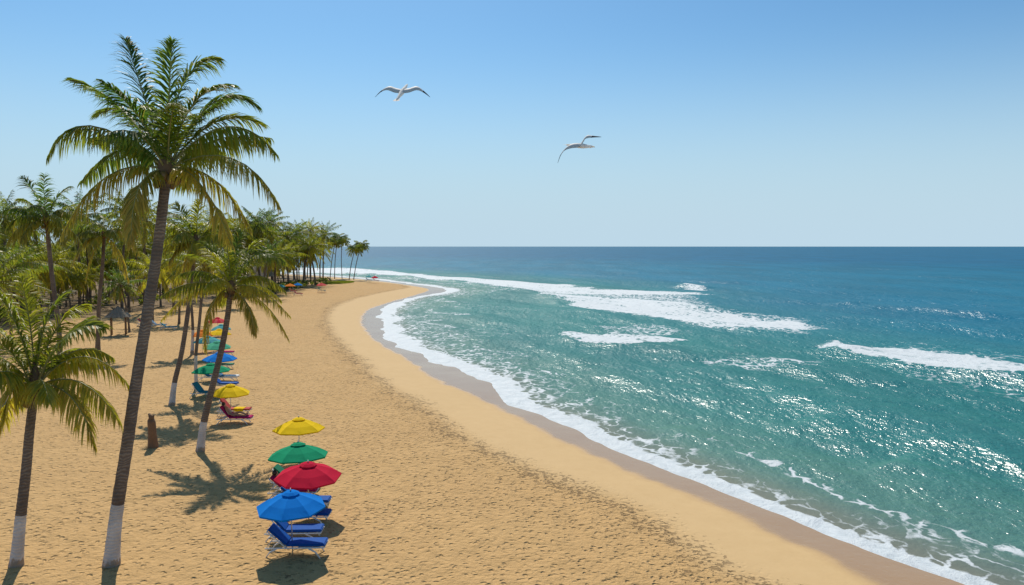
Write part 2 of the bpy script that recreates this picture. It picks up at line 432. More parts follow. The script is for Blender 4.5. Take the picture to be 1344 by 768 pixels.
nr, na = 620, 760
X, Y, RR = polar(4, 3000, nr, -88, 62, na)
P = np.stack([X, Y], 1)
S = sdist(P)
Z = zprof(S) + (fbm(X * .12, Y * .12, 3) - .45) * .22 * sstep(3, 14, S)
d, side, _, _ = seg_dist(P, foot_l); foot = d * side
d, side, _, _ = seg_dist(P, wet_l); wet = d * side
near = sstep(160, 60, RR)
rough = sstep(-.5, 2., foot)
Z = Z + near * rough * ((fbm(X * .9, Y * .9, 3) - .45) * .14 + (vnoise(X * 2.6, Y * 2.6) - .5) * .05)
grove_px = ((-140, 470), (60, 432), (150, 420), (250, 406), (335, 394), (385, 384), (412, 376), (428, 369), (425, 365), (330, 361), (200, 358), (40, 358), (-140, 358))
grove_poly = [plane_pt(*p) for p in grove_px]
d, _, _, _ = seg_dist(P, grove_poly, True); litter_shade = sstep(-3, 5, np.where(inside(P, grove_poly), d, -d))
trail = np.zeros_like(X)
for tl in (((330, 800), (470, 700), (560, 640), (600, 590), (540, 545), (480, 500)), ((1000, 790), (860, 720), (730, 670), (640, 615), (560, 560), (500, 505), (450, 465), (425, 430)),
           ((440, 690), (520, 655), (700, 660), (860, 700)), ((430, 560), (500, 570), (570, 575), (640, 590)), ((180, 640), (330, 610), (430, 590)), ((330, 530), (420, 520), (470, 500)), ((60, 700), (200, 660), (330, 700), (560, 800))):
    d, _, _, _ = seg_dist(P, smooth([tuple(plane_pt(u, v, .5)) for u, v in tl], 2)); trail = np.maximum(trail, np.exp(-(d / .55) ** 2))
me = grid_mesh('sand_beach', X, Y, Z, nr, na, M['sand'], {'foot': foot, 'wet': wet, 'litter_shade': litter_shade, 'trail': trail})
tag(link('sand_beach', me), 'golden sand beach trodden with footprints and damp along the water', None, None, 'structure')

# sea
def px(*pts): return [tuple(plane_pt(u, v)) for u, v in pts]
polyA = px((470, 352), (560, 360), (636, 366.5), (724, 373), (792, 381), (900, 384), (925, 395), (960, 408), (1065, 422), (1072, 432), (1045, 440), (976, 436.5), (900, 426), (839, 415), (745, 402), (690, 384), (605, 371.5), (480, 361.5), (380, 357), (300, 352), (300, 349))
polyA1 = px((470, 352.5), (636, 366.5), (724, 373), (792, 381), (850, 382.5), (900, 384), (940, 387), (900, 387.5), (850, 387), (792, 386), (735, 385), (683, 381), (605, 371), (480, 361), (380, 357), (300, 352), (300, 349))
polyA2 = px((690, 381), (745, 388), (800, 392), (850, 394), (900, 397), (933, 410), (990, 416), (1040, 421), (1066, 426), (1068, 432), (1045, 436), (1010, 433), (976, 436), (900, 425.5), (839, 414), (745, 401))
polyB = px((735, 439), (749, 435), (792, 440), (870, 441), (905, 446), (870, 450), (811, 455), (761, 451))
polyB2 = px((760, 428), (850, 425), (920, 436), (860, 444), (790, 440))
polyC = px((1080, 455), (1089, 447), (1131, 456), (1200, 459), (1263, 468), (1344, 479), (1480, 500), (1480, 528), (1344, 504), (1247, 491), (1181, 483), (1115, 466))
polyC2 = px((1130, 462), (1200, 448), (1260, 460), (1400, 470), (1400, 540), (1250, 515), (1150, 490))
polyD = px((905, 474), (980, 469), (1080, 475), (1075, 484), (980, 486))
polyG = px((897, 374), (927, 376), (927, 381), (897, 379))
crests = [  # (line, height, front width, back width)
    (px((420, 357), (480, 361), (605, 371), (690, 383), (745, 402), (839, 415), (900, 426), (976, 437), (1042, 442), (1100, 450)), .55, 1.6, 5.),
    (px((1078, 456), (1115, 466), (1181, 483), (1247, 491), (1344, 504), (1480, 528), (1700, 570)), .8, 2.2, 4.5),
    (px((733, 442), (761, 451), (811, 455), (880, 463), (943, 480)), .38, 1.8, 3.5),
    (px((905, 480), (943, 492), (1049, 508), (1111, 518), (1164, 531), (1230, 546)), .25, 2.2, 3.),
    (px((1040, 548), (1102, 562), (1166, 572), (1250, 584), (1344, 599), (1440, 613)), .22, 2.4, 3.),
    (px((1150, 603), (1215, 617), (1344, 634), (1440, 650)), .24, 2., 2.6),
    (px((1090, 399), (1164, 406), (1250, 413), (1344, 421), (1500, 434)), 1.0, 3.5, 7.),
    (px((720, 470), (780, 490), (860, 508), (930, 530)), .18, 1.8, 2.4),
    (px((860, 560), (950, 585), (1060, 615), (1150, 650)), .16, .9, 2.),
    (px((890, 376), (930, 379)), .7, 2., 5.)]
nr, na = 1150, 820
X, Y, RR = polar(9, 60000, nr, -50, 62, na)
P = np.stack([X, Y], 1)
S = sdist(P)
cell = RR * math.log(60000 / 9) / nr
q = .91 * X + .42 * Y; t = .42 * X - .91 * Y
off = -S
Z = np.zeros_like(X)
for lam in np.geomspace(2.2, 34, 26):
    an = math.atan2(.42, .91) + rng.normal(0, .42); k = 2 * math.pi / lam
    am = .0068 * lam ** .72 * np.clip(lam / (cell * 4) - .5, 0, 1)
    Z += am * np.sin(k * (X * math.cos(an) + Y * math.sin(an)) + rng.uniform(0, 6.28) + 2.2 * vnoise(X / (lam * 5), Y / (lam * 5)))
Z *= sstep(0, 12, off)
nzl = fbm(X * .16 + 5, Y * .16, 4)
foam = np.zeros_like(X)
for (ln, hh, wf, wb) in crests:
    d, side, par, tot = seg_dist(P, ln)
    # sea side of the crest = +q side
    dd = d * side + (nzl - .45) * 2.2
    env = sstep(0, .12 * tot, par) * sstep(0, .25 * tot, tot - par) * (.55 + .9 * vnoise(par / 7, par * 0))
    inner = np.where(dd > 0, np.exp(-(dd / wb) ** 2), np.exp(-(dd / wf) ** 2))
    Z += hh * env * inner
    if hh < .5: foam = np.maximum(foam, .34 * env * np.exp(-((dd - .1) / .7) ** 2) * sstep(.35, .6, vnoise(par / 3., par * 0 + 3)))
def soft(poly, amp, feather, warp=2.):
    Pw = P + np.stack([fbm(X * .2, Y * .2, 4) - .47, fbm(X * .2 + 50, Y * .2, 4) - .47], 1) * warp * 2
    d, _, _, _ = seg_dist(Pw, poly, True); s = np.where(inside(Pw, poly), d, -d)
    return amp * sstep(-feather, feather, s)
brk = fbm(q * .35 + 11, t * .14, 4)
for poly, amp, fe, wa in ((polyA, .62, 4., 4.), (polyA1, 1.02, 2.2, 2.5), (polyA2, 1.0, 1.8, 3.), (polyB, .95, .8, 1.), (polyB2, .5, 2.5, 3), (polyC, 1.05, 1.1, 1.4), (polyC2, .36, 2.5, 2), (polyD, .52, 1.8, 2), (polyG, .85, 1.5, 1)):
    foam = np.maximum(foam, soft(poly, amp, fe, wa) * np.clip(.72 + .6 * brk, .6, 1.05))
# wash at the edge: dense lip, then lace seaward
wd = np.clip(RR / 26, .9, 3.0) * (.65 + .8 * vnoise(t * .12, q * .02))
foam = np.maximum(foam, 1.15 * sstep(wd * 1.25, wd * .35, off))
lacew = 6.5 * wd * (.5 + .9 * vnoise(t * .07 + 9, q * .05))
foam = np.maximum(foam, .60 * np.exp(-((off - 2.6 * wd - 3.0 * (vnoise(t * .1 + 3, q * .04) - .3)) / (.45 * wd)) ** 2) * sstep(.3, .55, vnoise(t * .16 + 21, q * .05)))
foam = np.maximum(foam, .64 * sstep(lacew, 0, off) * (.75 + .5 * (nzl - .4)))
foam = np.maximum(foam, .33 * sstep(.62, .76, vnoise(q * .12 + 7, t * .03)) * sstep(60, 10, off))
foam = np.maximum(foam, .33 * sstep(.68, .8, fbm(q * .05 + 3, t * .02, 3) / .9) * sstep(1500, 100, RR))
Z += .035 + .05 * sstep(.5, 1, foam) * sstep(.2, 2, off) - .05 * sstep(0, -.5, off)
Z -= .5 * sstep(-1., -6, off)
me = grid_mesh('sea', X, Y, Z, nr, na, M['sea'], {'off': off, 'foam': foam})
tag(link('sea', me), 'turquoise sea with white breakers rolling onto the beach', None, None, 'structure')

# ------------------------------------------------------------------ palms
def frond_geo(mb, tint, dry, P0, P1, P2, nleaf, lmax, wid, seg=3, base_t=.0, yell=.0, rnd=random, roll=None, rad=.035, hang=1.):
    P0, P1, P2 = Vector(P0), Vector(P1), Vector(P2)
    def B(s): return P0 * (1 - s) ** 2 + P1 * 2 * s * (1 - s) + P2 * s * s
    def T(s): return ((P1 - P0) * (1 - s) + (P2 - P1) * s).normalized()
    ns = 9
    v0 = len(mb.v)
    mb.tube([B(i / (ns - 1)) for i in range(ns)], [rad * (1 - .85 * i / (ns - 1)) for i in range(ns)], 4, m=1, cap=False)
    tint += [0.] * (len(mb.v) - v0); dry += [0.] * (len(mb.v) - v0)
    hz = Vector((P2.x - P0.x, P2.y - P0.y, 0))
    if hz.length < .15: hz = Vector((rnd.uniform(-1, 1), rnd.uniform(-1, 1), 0))
    hz.normalize(); sd0 = Vector((-hz.y, hz.x, 0))
    roll = rnd.uniform(-.5, .5) if roll is None else roll
    length = (P1 - P0).length * .5 + (P2 - P1).length * .5 + (P2 - P0).length * .3
    grav = rnd.uniform(.9, 1.35) * hang
    for i in range(nleaf):
        s = .13 + .87 * (i + rnd.uniform(-.3, .3)) / nleaf; s = min(max(s, .1), 1)
        p = B(s); tg = T(s)
        n0 = sd0.cross(tg); 
        if n0.z < 0 and abs(tg.z) < .8: n0 = -n0
        rl = roll + .5 * roll * s
        sd = sd0 * math.cos(rl) + n0 * math.sin(rl); nn = sd.cross(tg)
        if nn.z < 0: nn = -nn
        prof = (.42 + .58 * math.sin(min(1, (s + .08) / .62) * math.pi / 2)) if s < .5 else max(.12, 1 - ((s - .5) / .53) ** 2.2 * .85)
        for sg in (-1, 1):
            if rnd.random() < .07: continue
            a = R((80 - 42 * s) * (.66 if P2.z - P0.z > 1.5 else 1) + rnd.uniform(-14, 14))
            dr = (sd * sg * math.sin(a) + tg * math.cos(a) + nn * rnd.uniform(.05, .3) - Vector((0, 0, .45 if hang > 1.2 else 0))).normalized()
            ll = lmax * prof * rnd.uniform(.68, 1.12); sl_ = ll / seg
            tt = min(1, max(0, base_t + rnd.uniform(-.12, .16))); dd = min(1, max(0, yell * rnd.uniform(.3, 1.4) * (.5 + s) + (rnd.random() < .03) * .6))
            b = len(mb.v); c = Vector(p)
            wv = (tg + nn * rnd.uniform(-.7, .3)); wv = (wv - dr * wv.dot(dr)).normalized()
            ws = [.55, 1., .62, .0] if seg == 3 else [.75, 1., .0]
            for k in range(seg + 1):
                ww = wid * ws[k] * .5
                if k < seg: mb.v += [c + wv * ww, c - wv * ww]
                else: mb.v.append(c)
                ex = .35 * (k / seg)
                tip = min(1, dd + ex * (1 if rnd.random() < .35 else .15))
                tint += [tt] * (2 if k < seg else 1); dry += [tip] * (2 if k < seg else 1)
                dr = (dr + Vector((0, 0, -1)) * grav * (.26 + .16 * k) * (3 / seg) * .8).normalized()
                c = c + dr * sl_
            for k in range(seg - 1): mb.quad(b + 2 * k, b + 2 * k + 1, b + 2 * k + 3, b + 2 * k + 2, sm=False)
            e = b + 2 * (seg - 1); mb.quad(e, e + 1, e + 2, sm=False)

def auto_frond(az, el, ln, droop, rnd=random):
    """base direction az/el, length ln, droop of the tip"""
    h = Vector((math.cos(az), math.sin(az), 0))
    p0 = h * .12
    p1 = p0 + (h * math.cos(el) + Vector((0, 0, math.sin(el)))) * ln * .55
    p2 = p1 + (h * math.cos(el - droop) + Vector((0, 0, math.sin(el - droop)))) * ln * .55
    return p0, p1, p2

def trunk_tube(pts, r0, r1, flare, n=12, mb=None):
    mb = mb or MB(); rad = []
    L_ = len(pts)
    for i in range(L_):
        s = i / (L_ - 1); rad.append((r0 + (r1 - r0) * s) * (1 + .03 * math.sin(i * 2.4)) + flare * math.exp(-s * 16))
    return pts, rad
def curve_pts(ctrl, n):
    c = [Vector(p) for p in ctrl]; out = []
    for i in range(n):
        s = i / (n - 1) * (len(c) - 1); k = min(int(s), len(c) - 2); f = s - k
        p0 = c[max(k - 1, 0)]; p1 = c[k]; p2 = c[k + 1]; p3 = c[min(k + 2, len(c) - 1)]
        out.append(.5 * ((2 * p1) + (p2 - p0) * f + (2 * p0 - 5 * p1 + 4 * p2 - p3) * f * f + (3 * p1 - p0 - 3 * p2 + p3) * f ** 3))
    return out

def hero_palm(base_px, path_px, crown_px, leany, fr_px, extra, label, r0, r1, paint_h, lmax=.8, seed=1, nleaf=58, wid=.05, coco=6, yel=.0, group=None, tint0=.45, name='coconut_palm', nfr_back=8):
    rnd = random.Random(seed)
    base = G(*base_px); Yd = base.y
    ctrl = [base]
    allp = path_px + [crown_px]
    for i, p in enumerate(allp):
        f = (i + 1) / len(allp)
        ctrl.append(at_depth(p[0], p[1], Yd + leany * f))
    crown = ctrl[-1]
    loc = [c - base for c in ctrl]; loc[0] = Vector((0, 0, -.25))
    t = thing(name, label, 'palm tree', base, 0, group)
    pts = curve_pts(loc, 60)
    pts, rad = trunk_tube(pts, r0, r1, r0 * .75)
    k = 0
    if paint_h:
        k = next(i for i, p in enumerate(pts) if p.z > paint_h)
        mb = MB(); mb.tube(pts[:k + 1], rad[:k + 1], 14, cap=False); link('whitewashed_base', mb.mesh('whitewashed_base', [M['whitewash']]), t)
    mb = MB(); mb.tube(pts[k:], rad[k:], 14, cap=False); link('trunk', mb.mesh('trunk', [M['trunk']]), t)
    cr = crown - base; s = F / (Yd + leany)
    # crown heart of sheaths
    mb = MB(); mb.tube([cr + Vector((0, 0, z)) for z in (-.35, -.1, .2, .5, .8)], [r1 * 1.1, r1 * 1.9, r1 * 1.6, r1 * .9, .03], 10); link('crown_heart', mb.mesh('crown_heart', [M['fibre']]), t)
    def add(P0, P1, P2, bt, ye, nl=nleaf, roll=None):
        mb = MB(); ti = []; dr = []
        frond_geo(mb, ti, dr, P0, P1, P2, nl, lmax, wid, 3, bt, ye, rnd, roll, .035, 1.7 if P2.z < 1.2 else 1.1)
        o = link('frond', mb.mesh('frond', [M['leaf'], M['rachis']], {'tint': ti, 'dry': dr}), t)
        o.location = cr
    for (tx, ty, cx, cy, dy) in fr_px:      # tip, mid waypoint (px), depth offset of the tip in m
        tip = at_depth(tx, ty, Yd + leany + dy) - crown
        mid = at_depth(cx, cy, Yd + leany + dy * .55) - crown
        P0 = Vector((0, 0, .05)) + tip.normalized() * .08
        P1 = 2 * mid - .5 * (P0 + tip)
        low = max(0, min(1, -tip.z / 2.5 + .15))
        add(P0, P1, tip, tint0 + .25 * low + rnd.uniform(-.12, .12), yel + .62 * low ** 1.3)
    for (az, el, ln, dp) in extra:
        P0, P1, P2 = auto_frond(R(az), R(el), ln, R(dp))
        low = max(0, min(1, -P2.z / 2.5 + .15))
        add(P0, P1, P2, tint0 + .25 * low + rnd.uniform(-.12, .12), yel + .3 * low)
    for i in range(coco):
        a = i * 2.4 + seed; mb = MB(); mb.ball((0, 0, 0), .12, 10, 7, 0, (1, 1, 1.2))
        o = link('coconut', mb.mesh('coconut', [M['coconut']]), t); o.location = cr + Vector((math.cos(a) * (r1 + .16), math.sin(a) * (r1 + .16), -.22 - .12 * (i % 3)))
    # dry fringe hanging under the crown
    return t

# the tall foreground palm
hero_palm((145, 742), [(152, 680), (166, 590), (178, 508), (193, 415), (208, 318)], (219, 222), .3,
    [(165, 51, 187, 120, .6), (226, 55, 222, 125, -.6), (288, 78, 240, 110, .8), (93, 103, 155, 140, .8), (62, 208, 118, 165, -.7),
     (106, 240, 165, 195, 1.2), (80, 312, 140, 232, -1.2), (172, 322, 183, 245, -1.5), (304, 322, 262, 240, -1.4), (330, 303, 280, 235, 1.0),
     (367, 272, 305, 208, -1.), (364, 204, 298, 166, .6), (338, 140, 280, 135, 1.2), (306, 112, 255, 135, -.8), (130, 150, 170, 150, 1.5), (345, 165, 285, 160, 1.8)],
    [(80, 50, 3.6, 70), (105, 25, 3.8, 60), (20, 50, 3.3, 60), (160, 50, 3.3, 60), (265, 48, 3.2, 70), (60, 70, 3.4, 45), (125, 66, 3.3, 45), (240, 75, 3., 50), (300, 62, 3.1, 60)],
    'tallest coconut palm in the foreground, slender leaning trunk with whitewashed foot', .19, .145, 1.75, 1.05, 3, 100, .05, 9, 0., tint0=.25)
# palm over the parasols
hero_palm((262, 592), [(267, 558), (277, 515), (290, 462), (298, 420)], (303, 378), 1.0,
    [(317, 303, 307, 338, .3), (292, 300, 300, 335, -.4), (345, 314, 322, 335, .5), (374, 346, 335, 335, -.4), (376, 384, 340, 362, .8), (381, 416, 340, 380, -.8), (379, 446, 347, 399, .8),
     (334, 440, 325, 402, -1.2), (270, 462, 278, 402, -.8), (211, 421, 258, 380, .8), (236, 360, 270, 357, -.8), (226, 392, 262, 372, 1.4), (262, 318, 287, 340, .6), (245, 335, 277, 345, 1.5), (352, 328, 325, 345, 1.3)],
    [(90, 30, 3.4, 55), (60, 15, 3.4, 60), (120, 10, 3.4, 60), (215, 25, 3.2, 60), (265, 40, 2.9, 75), (250, 74, 2.6, 50), (60, 66, 2.8, 50)],
    'coconut palm curving over the line of parasols, crown above the striped and yellow ones', .17, .125, 1.35, .9, 7, 80, .052, 5, .05, tint0=.5)
# foreground palm at the left edge
hero_palm((20, 742), [(27, 681), (34, 620), (39, 565)], (46, 508), .2,
    [(27, 364, 40, 430, .3), (88, 385, 58, 430, .5), (138, 430, 88, 440, -.5), (173, 511, 112, 468, .8), (160, 560, 108, 503, -.8), (126, 590, 92, 520, -1.3), (-2, 570, 18, 510, -1.), (-60, 540, -8, 490, .6),
     (-70, 470, -10, 465, -.6), (-45, 410, 5, 440, .8), (0, 385, 25, 435, -.6), (115, 400, 75, 430, 1.2), (148, 470, 100, 460, 1.6), (-30, 600, 5, 535, 1.2)],
    [(90, 50, 2.9, 65), (265, 50, 2.6, 75), (250, 74, 2.6, 50), (70, 70, 2.8, 50), (310, 35, 2.6, 75)],
    'short bright green coconut palm at the left edge of the photo, whitewashed foot', .165, .12, 1.5, .95, 12, 84, .052, 5, .05, tint0=.62)
# palm behind, trunk leaning right with whitewashed foot
hero_palm((225, 532), [(229, 503), (238, 465), (246, 415), (252, 365)], (257, 318), 1.0,
    [(215, 300, 238, 302, .6), (230, 268, 245, 290, .8), (262, 262, 259, 288, -.4), (290, 285, 275, 297, .8), (300, 320, 280, 308, -.6), (297, 355, 280, 325, .6), (222, 345, 238, 320, -.8), (205, 328, 230, 308, .8), (240, 372, 247, 335, -.9), (276, 366, 270, 335, -.9)],
    [(90, 50, 3., 75), (110, 20, 3.2, 75), (265, 45, 3, 85), (285, 15, 3., 85), (250, 70, 3, 60), (60, 62, 3., 60), (180, 60, 3, 60), (0, 60, 3, 60), (220, 10, 3, 70), (320, 10, 3, 70)],
    'coconut palm behind the curving one, leaning trunk with a whitewashed foot above the brown stump', .16, .12, 1.3, 1.1, 21, 56, .07, 4, .08, tint0=.45)
# dark dense palms at the left, trunks in the shade
hero_palm((80, 495), [(77, 430), (68, 360)], (61, 290), 0,
    [(28, 232, 46, 255, .5), (58, 229, 58, 260, -.5), (92, 245, 76, 258, .6), (30, 300, 42, 280, .8), (95, 295, 80, 275, .8), (25, 262, 42, 268, 1.)],
    [(0, 40, 4, 80), (40, 55, 4, 70), (80, 40, 4, 80), (120, 60, 4, 60), (160, 35, 4, 80), (200, 50, 3.6, 80), (240, 30, 3.6, 90), (280, 55, 3.6, 80), (320, 35, 3.6, 90), (265, 5, 3.4, 75), (215, 0, 3.4, 75), (325, 0, 3.4, 75), (180, -5, 3.4, 65), (0, -5, 3.4, 65)],
    'dark upright coconut palm behind the bright one at the left, crown against the sky', .19, .14, 0, 1.2, 31, 50, .08, 4, .05, tint0=.1)
hero_palm((128, 462), [(130, 400), (134, 355)], (137, 308), 0,
    [(112, 262, 124, 278, .5), (158, 252, 150, 275, -.4), (178, 285, 160, 285, .6), (182, 335, 163, 305, -.8), (95, 300, 115, 290, .8), (92, 352, 112, 318, -.8), (168, 372, 155, 330, -1.), (112, 372, 122, 330, -1.)],
    [(0, 40, 4, 80), (40, 55, 4, 70), (80, 40, 4, 80), (120, 60, 4, 60), (160, 35, 4, 80), (200, 50, 3.6, 80), (240, 30, 3.6, 90), (280, 55, 3.6, 80), (320, 35, 3.6, 90), (265, -5, 3.4, 75), (215, -5, 3.4, 75)],
    'dark drooping coconut palm between the bright left palm and the tall leaning trunk', .19, .14, 0, 1.2, 33, 50, .08, 4, .12, tint0=.12)
# two thin palms between the parasols with whitewashed feet
hero_palm((258, 511), [(257, 470), (262, 420)], (268, 350), 0, [], [(a * 33 + 5, (60, 35, 10)[a % 3], 2.9, 80) for a in range(16)],
    'slender palm behind the near parasol row, long whitewashed lower trunk', .12, .09, 2.3, 1., 41, 40, .07, 3, .1, tint0=.5)
hero_palm((252, 463), [(253, 430), (250, 390)], (243, 345), 0, [], [(a * 33 + 15, (60, 35, 10)[a % 3], 3.2, 80) for a in range(16)],
    'pale footed palm farther back, beside the row of coloured parasols', .14, .10, 2., 1.05, 43, 40, .07, 3, .15, tint0=.55)

# grove: variants of a palm, each a trunk and a crown
def grove_variant(i, h):
    rnd = random.Random(100 + i)
    t = thing('coconut_palm', '', 'palm tree', (0, -500, -50))
    lx, ly = rnd.uniform(-1.6, 1.6), rnd.uniform(-1., .6)
    pts = curve_pts([(0, 0, -.3), (lx * .15, ly * .15, h * .33), (lx * .5, ly * .5, h * .7), (lx, ly, h)], 22)
    pts, rad = trunk_tube(pts, .19, .13, .12)
    mb = MB(); mb.tube(pts, rad, 8, cap=False); tr = link('trunk', mb.mesh('trunk', [M['trunk']]), t)
    mb = MB(); ti = []; dr = []
    nf = 25
    for k in range(nf):
        az = k * 2.399 + rnd.uniform(-.2, .2); f = k / nf
        el = R(84 - 138 * f + rnd.uniform(-9, 9)); ln = rnd.uniform(3.8, 4.9) * (.8 + .25 * math.sin(f * 3.1))
        p0, p1, p2 = auto_frond(az, el, ln, R(rnd.uniform(35, 68)) * (1 - .1 * f))
        o = Vector((lx, ly, h))
        frond_geo(mb, ti, dr, o + p0, o + p1, o + p2, 32, 1.05, .095, 2, [.05, .3, .5, .15, .4, .65][i % 6] + .3 * max(0, f - .6), max(0, f - .5) * 1.2, rnd, None, .05, 1.4)
    cr = link('crown', mb.mesh('crown', [M['leaf'], M['rachis']], {'tint': ti, 'dry': dr}), t)
    return t, tr, cr
variants = [grove_variant(i, h) for i, h in enumerate((11.5, 10.0, 13.0, 9.0, 12.0, 7.0))]
def place_palm(pos, vi, sc_, rz, label, group):
    t, tr, cr = variants[vi]
    c = t.copy(); C.objects.link(c); c.location = pos; c.rotation_euler = (0, 0, rz); c.scale = (sc_,) * 3
    c['label'] = label; c['category'] = 'palm tree'
    if group: c['group'] = group
    for ch in (tr, cr):
        d = ch.copy(); C.objects.link(d); d.parent = c
    return c
rg = random.Random(77)
def zone(u, y):
    row, rg_ = ('in the front grove', 'front row') if y < 108 else (('in the middle grove', 'middle rows') if y < 150 else ('in the back grove', 'back rows'))
    if u > 395: z_ = 'just left of the bare trunks at the point'; row = 'in the far clump'; rg_ = 'far clump'
    elif u > 360: z_ = 'above the orange parasol of the far beach'; row = 'in the far clump'; rg_ = 'far clump'
    elif u > 325: z_ = 'right of the crown over the parasols'
    elif u > 275: z_ = 'behind the crown over the parasols'
    elif u > 235: z_ = 'above the long parasol row'
    elif u > 200: z_ = 'just right of the tall leaning trunk'
    elif u > 160: z_ = 'behind the tall leaning trunk'
    elif u > 125: z_ = 'around the dark drooping palm'
    elif u > 90: z_ = 'between the dark upright and drooping palms'
    elif u > 50: z_ = 'behind the dark upright palm'
    elif u > 0: z_ = 'behind the bright left palm'
    else: z_ = 'at the left edge'
    return 'coconut palm %s, %s' % (row, z_), 'palms %s, %s' % (row, z_)
# hand-placed skyline palms near the point: (base px, crown-top y px, label)
def crown_scale(pos, ytop, vi):
    h = (11.5, 10.0, 13.0, 9.0, 12.0, 7.0)[vi] + 2.2
    z = at_depth(600, ytop, pos.y).z - pos.z
    return max(.6, z / h)
fixed = [((408, 372), 292, 2), ((424, 370), 296, 0), ((390, 375), 293, 4), ((357, 380), 279, 2), ((330, 385), 277, 4), ((372, 378), 298, 0), ((343, 384), 292, 3), ((305, 388), 286, 0),
         ((398, 376), 308, 5), ((414, 374), 312, 5), ((380, 380), 318, 5), ((362, 386), 322, 5), ((345, 392), 318, 3), ((285, 395), 280, 2), ((228, 405), 284, 4), ((190, 410), 268, 4), ((160, 408), 256, 2), ((10, 420), 262, 2), ((28, 415), 270, 4), ((105, 405), 262, 0)]
for (b, yt, vi) in fixed:
    p = G(*b); place_palm(p, vi, crown_scale(p, yt, vi), rg.uniform(0, 6.28), *zone(b[0], p.y))
# the slender leaning ones at the point
def lean_palm(b, c, label, seed, r=.13, fl=3.1, group=None):
    hero_palm(b, [((b[0] * .5 + c[0] * .5) - 1, (b[1] + c[1]) / 2)], c, 0, [], [(k * 137.5 + seed, 72 - 96 * k / 20, fl * random.uniform(.85, 1.1), 70) for k in range(20)],
              label, r, .10, 0, 1.2, seed, 24, .14, 0, .02, group, .2)
lean_palm((458, 367.5), (466, 327), 'leaning palm at the end of the point, left trunk of the crossing pair', 51)
lean_palm((464, 367), (474, 322), 'leaning palm at the very end of the point, right trunk of the pair', 52)
lean_palm((433, 366.5), (440, 318), 'thin palm by the low green plants, leftmost of the three bare trunks', 53)
lean_palm((439, 366), (443, 313), 'thin palm by the low green plants, middle one of three bare trunks', 54)
lean_palm((449, 365.5), (449, 316), 'thin palm above the right end of the low green plants', 55, .11)
# the rest of the grove
placed = []
xs = [p[0] for p in grove_poly]; ys = [p[1] for p in grove_poly]
tries = 0
while len(placed) < 255 and tries < 20000:
    tries += 1
    # denser towards the beach edge
    x = rg.uniform(min(xs), max(xs)); y = rg.uniform(min(ys), max(ys))
    if not inside(np.array([[x, y]]), grove_poly)[0]: continue
    if x / y < -.86: continue
    u = 672 + x / y * F
    if u > 325 and rg.random() < .6: continue
    if y > 170 and u < 320 and rg.random() < .8: continue
    if any((x - a) ** 2 + (y - b) ** 2 < (2.6 if y < 150 else 3.4) ** 2 for a, b in placed): continue
    placed.append((x, y))
for (x, y) in placed:
    vi = rg.choice((0, 1, 2, 3, 3, 4, 5, 5))
    z = gz(x, y); u = 672 + x / y * F
    if rg.random() < .35: vi = rg.choice((5, 3))
    hmax = (at_depth(u, 296 if u > 330 else 285, y).z - z)
    hv = (11.5, 10.0, 13.0, 9.0, 12.0, 7.0)[vi] + 2
    if y < 125 and rg.random() < .45: vi = 5; hv = 9.
    s_ = min(rg.uniform(.85, 1.15), hmax / hv)
    if vi in (3, 5) and rg.random() < .6: s_ *= .72
    gl, gg = zone(u, y)
    place_palm(Vector((x, y, z)), vi, max(.5, s_), rg.uniform(0, 6.28), gl, gg)
# a few palms beyond the left edge and close in, whose crowns and shadows reach the picture
for (b, vi, s_, lab) in (((-60, 545), 1, .8, 'coconut palm beyond the left edge whose shade falls on the sand'), ((15, 452), 3, .85, 'low bushy palm standing behind the bright left palm'), ((170, 436), 3, .62, 'small palm behind the tall leaning trunk, over the thatched shelter'),
                         ((-25, 480), 5, 1., 'low palm at the left edge above the dark shade'), ((235, 425), 3, .8, 'yellow green palm left of the parasol row, behind the leaning trunks'), ((200, 425), 5, .95, 'low palm just right of the tall trunk at the grove edge'),
                         ((300, 405), 5, 1., 'low palm behind the crown over the parasols')):
    place_palm(G(*b), vi, s_, rg.uniform(0, 6.28), lab, None)
for t_, a_, b_ in variants:
    for q_ in (a_, b_, t_): bpy.data.objects.remove(q_)

# ------------------------------------------------------------------ undergrowth
def bush_mesh(seed, rad, hgt, n=420, leaf=.16):
    rnd = random.Random(seed); mb = MB(); ti = []; dr = []
    cl = [(rnd.gauss(0, .45) * rad, rnd.gauss(0, .35) * rad, rnd.uniform(.2, .8) * hgt, rnd.uniform(.25, .5)) for _ in range(14)]
    for i in range(n):
        c = rnd.choice(cl); d = Vector((rnd.gauss(0, 1), rnd.gauss(0, 1), rnd.gauss(0, 1))).normalized() * c[3] * rad * .6 * rnd.uniform(.5, 1)
        p = Vector(c[:3]) + Vector((d.x, d.y, d.z * .8)); p.z = max(.05, p.z)
        a = Vector((rnd.gauss(0, 1), rnd.gauss(0, 1), rnd.gauss(0, .5))).normalized(); b = a.cross(Vector((rnd.gauss(0, 1), rnd.gauss(0, 1), rnd.gauss(0, 1)))).normalized()
        s = leaf * rnd.uniform(.6, 1.5); k = len(mb.v)
        mb.v += [p - a * s, p + b * s * .5, p + a * s, p - b * s * .5]; mb.quad(k, k + 1, k + 2, k + 3, sm=False)
        tt = rnd.random(); ti += [tt] * 4; dr += [rnd.random() ** 4 * .6] * 4
    return mb.mesh('bush', [M['bush']], {'tint': ti, 'dry': dr})
bm_ = [bush_mesh(i, 2.2, 2.2) for i in range(4)]
